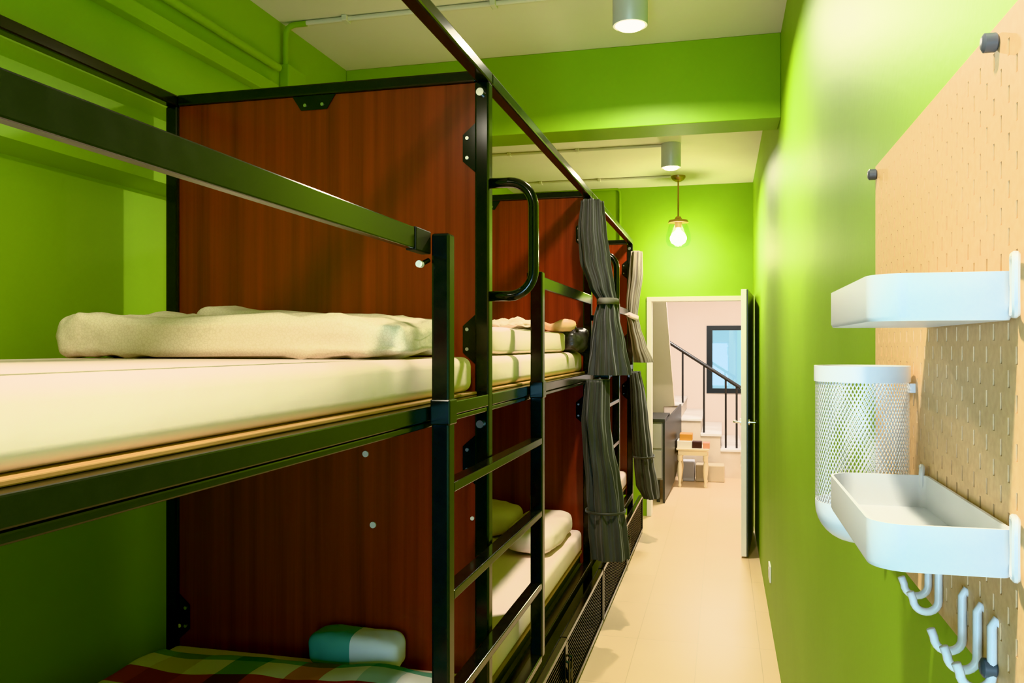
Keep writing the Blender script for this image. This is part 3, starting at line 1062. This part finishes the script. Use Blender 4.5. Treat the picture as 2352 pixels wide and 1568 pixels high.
# ------------------------------------------------------------------ pegboard
XPF = .234           # front face of the board
PT = .005
PD0, PD1 = .593, 1.413
PZ0, PZ1 = Z0 - .298, Z0 + .284
pb = thing('pegboard', 'beige slotted pegboard on the green right wall', 'pegboard', (XPF, 1.0, PZ0))
mb = MB()
bm = mb.bm
CW = .020
nx = int(round((PD1 - PD0) / CW))
nz = int(round((PZ1 - PZ0) / CW))
cache = {}


def pv(x, y, z):
    k = (round(x, 5), round(y, 5), round(z, 5))
    if k not in cache:
        cache[k] = bm.verts.new(k)
    return cache[k]


for i in range(nx):
    for j in range(nz):
        y0, y1 = PD0 + i * CW, PD0 + (i + 1) * CW
        z0, z1 = PZ0 + j * CW, PZ0 + (j + 1) * CW
        edge = i in (0, nx - 1) or j in (0, nz - 1)
        if (i + j) % 2 == 0 and not edge:
            a0, a1, b0, b1 = y0 + .0075, y1 - .0075, z0 + .0025, z1 - .0025
            for x in (XPF, XPF + PT):
                bm.faces.new((pv(x, y0, z0), pv(x, y1, z0), pv(x, a1, b0), pv(x, a0, b0)))
                bm.faces.new((pv(x, y1, z0), pv(x, y1, z1), pv(x, a1, b1), pv(x, a1, b0)))
                bm.faces.new((pv(x, y1, z1), pv(x, y0, z1), pv(x, a0, b1), pv(x, a1, b1)))
                bm.faces.new((pv(x, y0, z1), pv(x, y0, z0), pv(x, a0, b0), pv(x, a0, b1)))
            q = [(a0, b0), (a1, b0), (a1, b1), (a0, b1)]
            for k in range(4):
                s, t = q[k], q[(k + 1) % 4]
                bm.faces.new((pv(XPF, *s), pv(XPF, *t), pv(XPF + PT, *t), pv(XPF + PT, *s)))
        else:
            for x in (XPF, XPF + PT):
                bm.faces.new((pv(x, y0, z0), pv(x, y1, z0), pv(x, y1, z1), pv(x, y0, z1)))
for i in range(nx):
    y0, y1 = PD0 + i * CW, PD0 + (i + 1) * CW
    for z in (PZ0, PZ0 + nz * CW):
        bm.faces.new((pv(XPF, y0, z), pv(XPF, y1, z), pv(XPF + PT, y1, z), pv(XPF + PT, y0, z)))
for j in range(nz):
    z0, z1 = PZ0 + j * CW, PZ0 + (j + 1) * CW
    for y in (PD0, PD0 + nx * CW):
        bm.faces.new((pv(XPF, y, z0), pv(XPF, y, z1), pv(XPF + PT, y, z1), pv(XPF + PT, y, z0)))
mb.build('slotted_board', M['peg'], pb)
PZT = PZ0 + nz * CW
for (yy, zz) in ((1.402, PZT - .014), (.812, PZT - .016), (.815, PZ0 + .014), (1.402, PZ0 + .014)):
    k = MB()
    prof = [(XPF + PT, .008), (XR, .008)]
    k.tube([(XPF + PT + .0005, yy, zz), (XR - .0005, yy, zz)], .010, 14)
    k.build('spacer', M['knob_grey'], pb, smooth=True)
    MB().tube([(XPF - .013, yy, zz), (XPF - .011, yy, zz), (XPF - .002, yy, zz), (XPF - .0005, yy, zz)], [.0055, .0085, .0085, .007], 16).build('fixing_knob', M['knob_grey'], pb, smooth=True)


def rrect(x0, x1, y0, y1, r, n=7):
    """outline with the two corners on the low-x side rounded wide and the wall side tight"""
    pts = []
    for (cx, cy, a0, rr) in ((x0 + r, y0 + r, math.pi, r), (x1 - .008, y0 + .008, 1.5 * math.pi, .008), (x1 - .008, y1 - .008, 0, .008), (x0 + r, y1 - r, .5 * math.pi, r)):
        for k in range(n + 1):
            a = a0 + math.pi / 2 * k / n
            pts.append((cx + rr * math.cos(a), cy + rr * math.sin(a)))
    return pts


def tray(label, z0):
    x0, x1, y0, y1, h = .122, XPF - .003, .757, 1.055, .040
    r = thing('peg_tray', label, 'tray', (x1, (y0 + y1) / 2, z0), 'white trays hooked on the pegboard')
    mb = MB()
    bm = mb.bm
    out = rrect(x0, x1, y0, y1, .030)
    inn = rrect(x0 + .003, x1 - .003, y0 + .003, y1 - .003, .027)
    n = len(out)
    O0 = [bm.verts.new((p[0], p[1], z0 + .004)) for p in out]
    Ob = [bm.verts.new((p[0] + (.178 - p[0]) * .03, p[1] + (.906 - p[1]) * .012, z0)) for p in out]
    O1 = [bm.verts.new((*p, z0 + h)) for p in out]
    I1 = [bm.verts.new((*p, z0 + h)) for p in inn]
    I0 = [bm.verts.new((*p, z0 + .003)) for p in inn]
    for k in range(n):
        q = (k + 1) % n
        bm.faces.new((Ob[k], Ob[q], O0[q], O0[k]))
        bm.faces.new((O0[k], O0[q], O1[q], O1[k]))
        bm.faces.new((O1[k], O1[q], I1[q], I1[k]))
        bm.faces.new((I1[k], I1[q], I0[q], I0[k]))
    bm.faces.new(Ob[::-1])
    bm.faces.new(I0)
    mb.build('tray_body', M['white_metal'], r, smooth=True)
    for yy in (y0 - .012, y1 + .010):
        # wire loop clips at both ends that hook into the slots
        c = MB()
        s = 1 if yy < .9 else -1
        zz = z0 + (.004 if s > 0 else .022)
        hz = .048 if s > 0 else .026
        pts = []
        for k in range(25):
            a = 2 * math.pi * k / 24
            ca, sa = math.cos(a), math.sin(a)
            pts.append((XPF - .007 + .003 * ca, yy + .0125 * math.copysign(abs(ca) ** .6, ca), zz + hz / 2 + hz / 2 * math.copysign(abs(sa) ** .6, sa)))
        c.tube(pts, .0032, 8, cap=False)
        c.build('mounting_clip', M['white_metal'], r, smooth=True)
    return r


tray('white metal tray on the upper part of the pegboard, seen from below', Z0 + .021)
tray('white metal tray lower on the pegboard below the mesh cup, seen from above', Z0 - .190)

# round mesh cup behind the lower tray
ccx, ccy, cr_ = .1715, 1.135, .0555
cz0, cz1 = Z0 - .248, Z0 - .025
cup = thing('mesh_cup', 'white round wire-mesh cup hanging on the pegboard behind the lower tray', 'cup', (ccx, ccy, cz0))
MB().lathe([(cr_, cz1 - .020), (cr_ + .0015, cz1 - .020), (cr_ + .0015, cz1), (cr_ - .0015, cz1), (cr_ - .0015, cz1 - .020), (cr_, cz1 - .020)], ccx, ccy, 48).build('rim_band', M['white_metal'], cup, smooth=True)
bz = cz0 + .045
prof = []
for k in range(9):
    a = math.pi / 2 * k / 8
    prof.append((.012 + (cr_ - .012) * math.sin(a), bz - .045 * math.cos(a)))
MB().lathe([(0, cz0)] + prof + [(cr_, bz + .006), (cr_ - .002, bz + .006), (cr_ - .003, bz)] + [(max(0, p[0] - .003), p[1] + .003) for p in prof[::-1][1:]] + [(0, cz0 + .003)], ccx, ccy, 48).build('cup_bottom', M['white_metal'], cup, smooth=True)
mb = MB()
bm = mb.bm
zb0, zb1 = bz + .004, cz1 - .018
NS, NTW = 76, 26
turn = (zb1 - zb0) / .0046 / NS * math.pi * 2 * .5
for sgn in (-1, 1):
    for s in range(NS):
        prev = None
        for k in range(NTW + 1):
            t = k / NTW
            a = 2 * math.pi * s / NS + sgn * turn * t
            da = .0125
            rr = cr_ - .0004 + .0004 * sgn
            z = zb0 + (zb1 - zb0) * t
            cur = (bm.verts.new((ccx + rr * math.cos(a - da), ccy + rr * math.sin(a - da), z)), bm.verts.new((ccx + rr * math.cos(a + da), ccy + rr * math.sin(a + da), z)))
            if prev:
                bm.faces.new((prev[0], prev[1], cur[1], cur[0]))
            prev = cur
mb.build('wire_mesh', M['white_metal'], cup)
MB().box(ccx + cr_ - .002, XPF + .003, ccy - .003, ccy + .003, cz1 - .034, cz1 - .022, bevel=.001).build('mounting_clip', M['white_metal'], cup)


# J hooks
def hook(D, ztop, label):
    r = .0128
    h = .062
    x1 = XPF - .0045
    pts = [(XPF + .004, D, ztop - .006), (XPF - .002, D, ztop - .001), (x1, D, ztop - .007)]
    pts.append((x1, D, ztop - h + r))
    for k in range(1, 10):
        a = -math.pi * k / 10
        pts.append((x1 - r + r * math.cos(a), D, ztop - h + r + r * math.sin(a)))
    pts.append((x1 - 2 * r, D, ztop - h + r))
    pts.append((x1 - 2 * r - .003, D, ztop - h + r + .008))
    o = MB().tube(pts, .0042, 10).build('peg_hook', M['white_metal'], smooth='all', origin=(XPF, D, ztop))
    return tag(o, label, 'hook', 'white hooks on the pegboard')


hook(1.045, Z0 - .226, 'white hook farthest along the pegboard, just under the lower tray')
hook(.998, Z0 - .230, 'second white pegboard hook counted from the far end, under the lower tray')
hook(.905, Z0 - .240, 'third white pegboard hook counted from the far end of the board')
hook(.855, Z0 - .240, 'fourth white pegboard hook counted from the far end of the board')
hook(.812, Z0 - .240, 'white pegboard hook closest to the dark fixing knob at the bottom')

# ------------------------------------------------------------------ hall beyond the doorway
HB = 11.3
hx0, hx1, hzc = -2.3, 1.6, 2.75
struct('ceiling_hall', MB().box(hx0, hx1, DF + .12, HB + .3, hzc, hzc + .1), M['hall_paint'], 'pale ceiling of the hall')
gx0, gz1 = at(1623, 748, HB)
_, gz0 = at(1623, 902, HB)
gx1 = gx0 + .62
mb = MB()
mb.box(hx0, gx0, HB, HB + .12, 0, hzc)
mb.box(gx1, hx1, HB, HB + .12, 0, hzc)
mb.box(gx0, gx1, HB, HB + .12, 0, gz0)
mb.box(gx0, gx1, HB, HB + .12, gz1, hzc)
struct('wall_hall_back', mb, M['hall_paint'], 'pale pink stair wall seen through the doorway')
struct('wall_hall_left', MB().box(hx0 - .12, hx0, DF + .12, HB + .3, 0, hzc), M['hall_paint'], 'left wall of the hall')
struct('wall_hall_right', MB().box(hx1, hx1 + .12, DF + .12, HB + .3, 0, hzc), M['hall_paint'], 'right wall of the hall')
mb = MB()
mb.box(XR + .12, hx1, DF + .0, DF + .12, 0, hzc).box(hx0, XN - .1, DF, DF + .12, 0, hzc)
struct('wall_hall_front', mb, M['hall_paint'], 'hall side of the dorm wall')
t = .075
mb = MB().box(gx0, gx0 + t, HB - .02, HB + .06, gz0, gz1).box(gx1 - t, gx1, HB - .02, HB + .06, gz0, gz1).box(gx0 + t, gx1 - t, HB - .02, HB + .06, gz0, gz0 + t * .8).box(gx0 + t, gx1 - t, HB - .02, HB + .06, gz1 - t * .8, gz1)
w1 = struct('window_1', mb, M['window_frame'], 'dark framed window on the pink stair wall')
struct('glazing', MB().box(gx0 + t - .01, gx1 - t + .01, HB + .015, HB + .021, gz0 + t * .7, gz1 - t * .7), M['pane'], parent=w1)
# wall slab with a leaning edge left of the stairs
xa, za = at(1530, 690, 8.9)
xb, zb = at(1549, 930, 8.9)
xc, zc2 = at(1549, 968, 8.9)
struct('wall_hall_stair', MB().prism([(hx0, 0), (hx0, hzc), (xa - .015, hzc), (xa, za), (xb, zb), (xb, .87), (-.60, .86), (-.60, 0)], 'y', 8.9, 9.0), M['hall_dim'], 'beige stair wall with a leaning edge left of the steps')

# low grey cabinet with a black side
cx1, czt = at(1527, 962, 8.05)
cab = thing('low_cabinet', 'low grey cabinet with black top edge and black side beyond the doorway', 'cabinet', (cx1 - .3, 8.4, 0))
MB().box(cx1 - .62, cx1 - .022, 8.07, 8.80, .22, czt - .035).build('carcass', M['grey_panel'], cab)
for z0_, z1_ in ((.235, .50), (.52, czt - .05)):
    MB().box(cx1 - .60, cx1 - .03, 8.055, 8.0695, z0_, z1_, bevel=.004).build('drawer_front', M['grey_panel'], cab)
MB().box(cx1 - .64, cx1, 8.05, 8.82, czt - .034, czt).build('top_edge', M['rail_iron'], cab, bevel=.003)
sp_ = MB().prism([(8.05, 0), (8.10, .02), (8.9, .07), (9.4, .18), (9.70, .30), (9.70, .835), (8.05, czt - .0345)], 'x', cx1 - .018, cx1)
for v in sp_.bm.verts:
    v.co.x += (v.co.y - 8.05) * .047
sp_.build('side_panel', M['rail_iron'], cab)
for xx in (cx1 - .60, cx1 - .08):
    MB().box(xx, xx + .03, 8.10, 8.13, 0, .2195).build('foot', M['rail_iron'], cab)

# ivory side table with turned legs and things on it
tx0, tzt = at(1553, 1029, 9.0)
tx1, _ = at(1628, 1029, 9.0)
tb = thing('side_table', 'ivory side table with turned legs in front of the stairs', 'table', ((tx0 + tx1) / 2, 9.2, 0))
MB().box(tx0, tx1, 9.0, 9.4, tzt - .022, tzt, bevel=.005).build('table_top', M['ivory'], tb)
MB().box(tx0 + .02, tx1 - .02, 9.02, 9.38, tzt - .075, tzt - .0225).build('apron', M['ivory'], tb)
for xx in (tx0 + .035, tx1 - .035):
    for yy in (9.035, 9.365):
        hh = tzt - .0755
        MB().lathe([(0, 0), (.014, 0), (.02, .02), (.012, .04), (.02, .10), (.027, .18), (.022, .24), (.015, .27), (.026, .29), (.026, hh), (0, hh)], xx, yy, 18).build('leg', M['ivory'], tb, smooth=True)


def on_table(name, mat, px0, px1, z, h, y0, y1, label, cat):
    a, _ = at(px0, 1000, y0)
    b, _ = at(px1, 1000, y0)
    o = MB().box(a, b, y0, y1, z, z + h, bevel=.004).build(name, mat, origin=((a + b) / 2, (y0 + y1) / 2, z))
    return tag(o, label, cat)


on_table('paper_stack', M['paper'], 1555, 1589, tzt + .0005, .075, 9.03, 9.26, 'grey-beige stack of papers on the ivory side table', 'paper stack')
on_table('small_box', M['brown_box'], 1590, 1612, tzt + .0005, .070, 9.03, 9.14, 'small dark brown box on the ivory side table', 'box')
on_table('gift_box', M['pink_box'], 1614, 1630, tzt + .0005, .060, 9.03, 9.16, 'salmon pink box at the end of the ivory side table', 'box')
on_table('card_box', M['orange_box'], 1561, 1590, tzt + .076, .070, 9.06, 9.24, 'orange card box on top of the paper stack', 'box')
a, za_ = at(1598, 1065, 9.45)
b, _ = at(1664, 1065, 9.45)
o = MB().box(a, b, 9.42, 9.62, 0, za_ - .005, bevel=.012).build('storage_tub', M['storage_tub'], origin=((a + b) / 2, 9.52, 0))
tag(o, 'beige storage tub on the floor behind the ivory table', 'tub')
a2, _ = at(1567, 1065, 9.45)
o = MB().box(a2, a - .012, 9.42, 9.62, 0, za_ + .03, bevel=.012).build('storage_tub', M['grey_tub'], origin=((a + a2) / 2, 9.52, 0))
tag(o, 'grey storage tub under the ivory table', 'tub')

# stone stairs climbing to the left
st = thing('stone_staircase', 'pale stone stairs climbing to the left under the hall window', 'stairs', (0, 10.3, 0))
rises = [(.42, .16), (.20, .33), (-.02, .50), (-.24, .67), (-.46, .84), (-.68, 1.01)]
for k, (x, z) in enumerate(rises):
    s = MB().box(hx0 + .01, x + (1.1 if k == 0 else 0), 9.75, HB - .01, (rises[k - 1][1] - .03 if k else 0), z - .03).build('step', M['stone_tan'], st)
    MB().box((rises[k + 1][0] if k < 5 else hx0 + .01), x + (1.1 if k == 0 else .015), 9.74, HB - .01, z - .0295, z).build('tread', M['stone'], s, bevel=.004)
hr = thing('stair_railing', 'dark iron stair railing sloping down to the right across the window', 'railing', (0, 9.85, 0))
RD = 9.86
p0 = at(1540, 788, RD)
p1 = at(1697, 888, RD)
sl = (p1[1] - p0[1]) / (p1[0] - p0[0])
MB().tube([(p0[0] - .5, RD, p0[1] - .5 * sl), (p1[0] + .02, RD, p1[1] + .02 * sl)], .021, 12).build('handrail', M['rail_iron'], hr, smooth=True)
for px in (1568, 1617, 1667, 1692):
    x, _ = at(px, 850, RD)
    zt_ = p0[1] + (x - p0[0]) * sl
    zbase = 0.0
    for (sx, sz) in rises:
        if x < sx + (1.1 if sz < .2 else .015):
            zbase = sz
    MB().tube([(x, RD, zbase - .001), (x, RD, zt_)], .0125, 10).build('baluster', M['rail_iron'], hr, smooth=True)

# hall lamp out of view, added to light the hall: fitting and light
hl = thing('added_hall_lamp', 'square white ceiling lamp out of view, added to light the hall', 'ceiling lamp', (0, 9.0, hzc))
MB().box(-.3, .3, 8.7, 9.3, hzc - .04, hzc - .0005, bevel=.006).build('lamp_body', M['white_plastic'], hl)
MB().box(-.28, .28, 8.72, 9.28, hzc - .046, hzc - .041).build('light_diffuser', emit_mat('cool_panel_glow', (1, .97, .92, 1), 4), hl)
l = bpy.data.lights.new('hall_light', 'AREA')
l.shape = 'SQUARE'
l.size = .55
l.energy = 120
l.color = (1, .95, .90)
lo = bpy.data.objects.new('hall_light', l)
lo.location = (0, 9.0, hzc - .06)
col.objects.link(lo)

# daylight through the near window
l = bpy.data.lights.new('window_daylight', 'AREA')
l.shape = 'RECTANGLE'
l.size = wx1 - wx0 - .1
l.size_y = wz1 - wz0 - .1
l.energy = 62
l.color = (.50, .77, 1.0)
lo = bpy.data.objects.new('window_daylight', l)
lo.location = ((wx0 + wx1) / 2, DB - .02, (wz0 + wz1) / 2)
lo.rotation_euler = (math.pi / 2, 0, 0)
col.objects.link(lo)

# ------------------------------------------------------------------ sky outside and tone
w = bpy.data.worlds.new('sky')
w.use_nodes = True
scene.world = w
bg = w.node_tree.nodes['Background']
bg.inputs['Color'].default_value = (.62, .86, .98, 1)
bg.inputs['Strength'].default_value = 1.0
scene.view_settings.view_transform = 'Khronos PBR Neutral'
scene.view_settings.look = 'None'
scene.view_settings.exposure = 0.05
scene.view_settings.gamma = 1.0
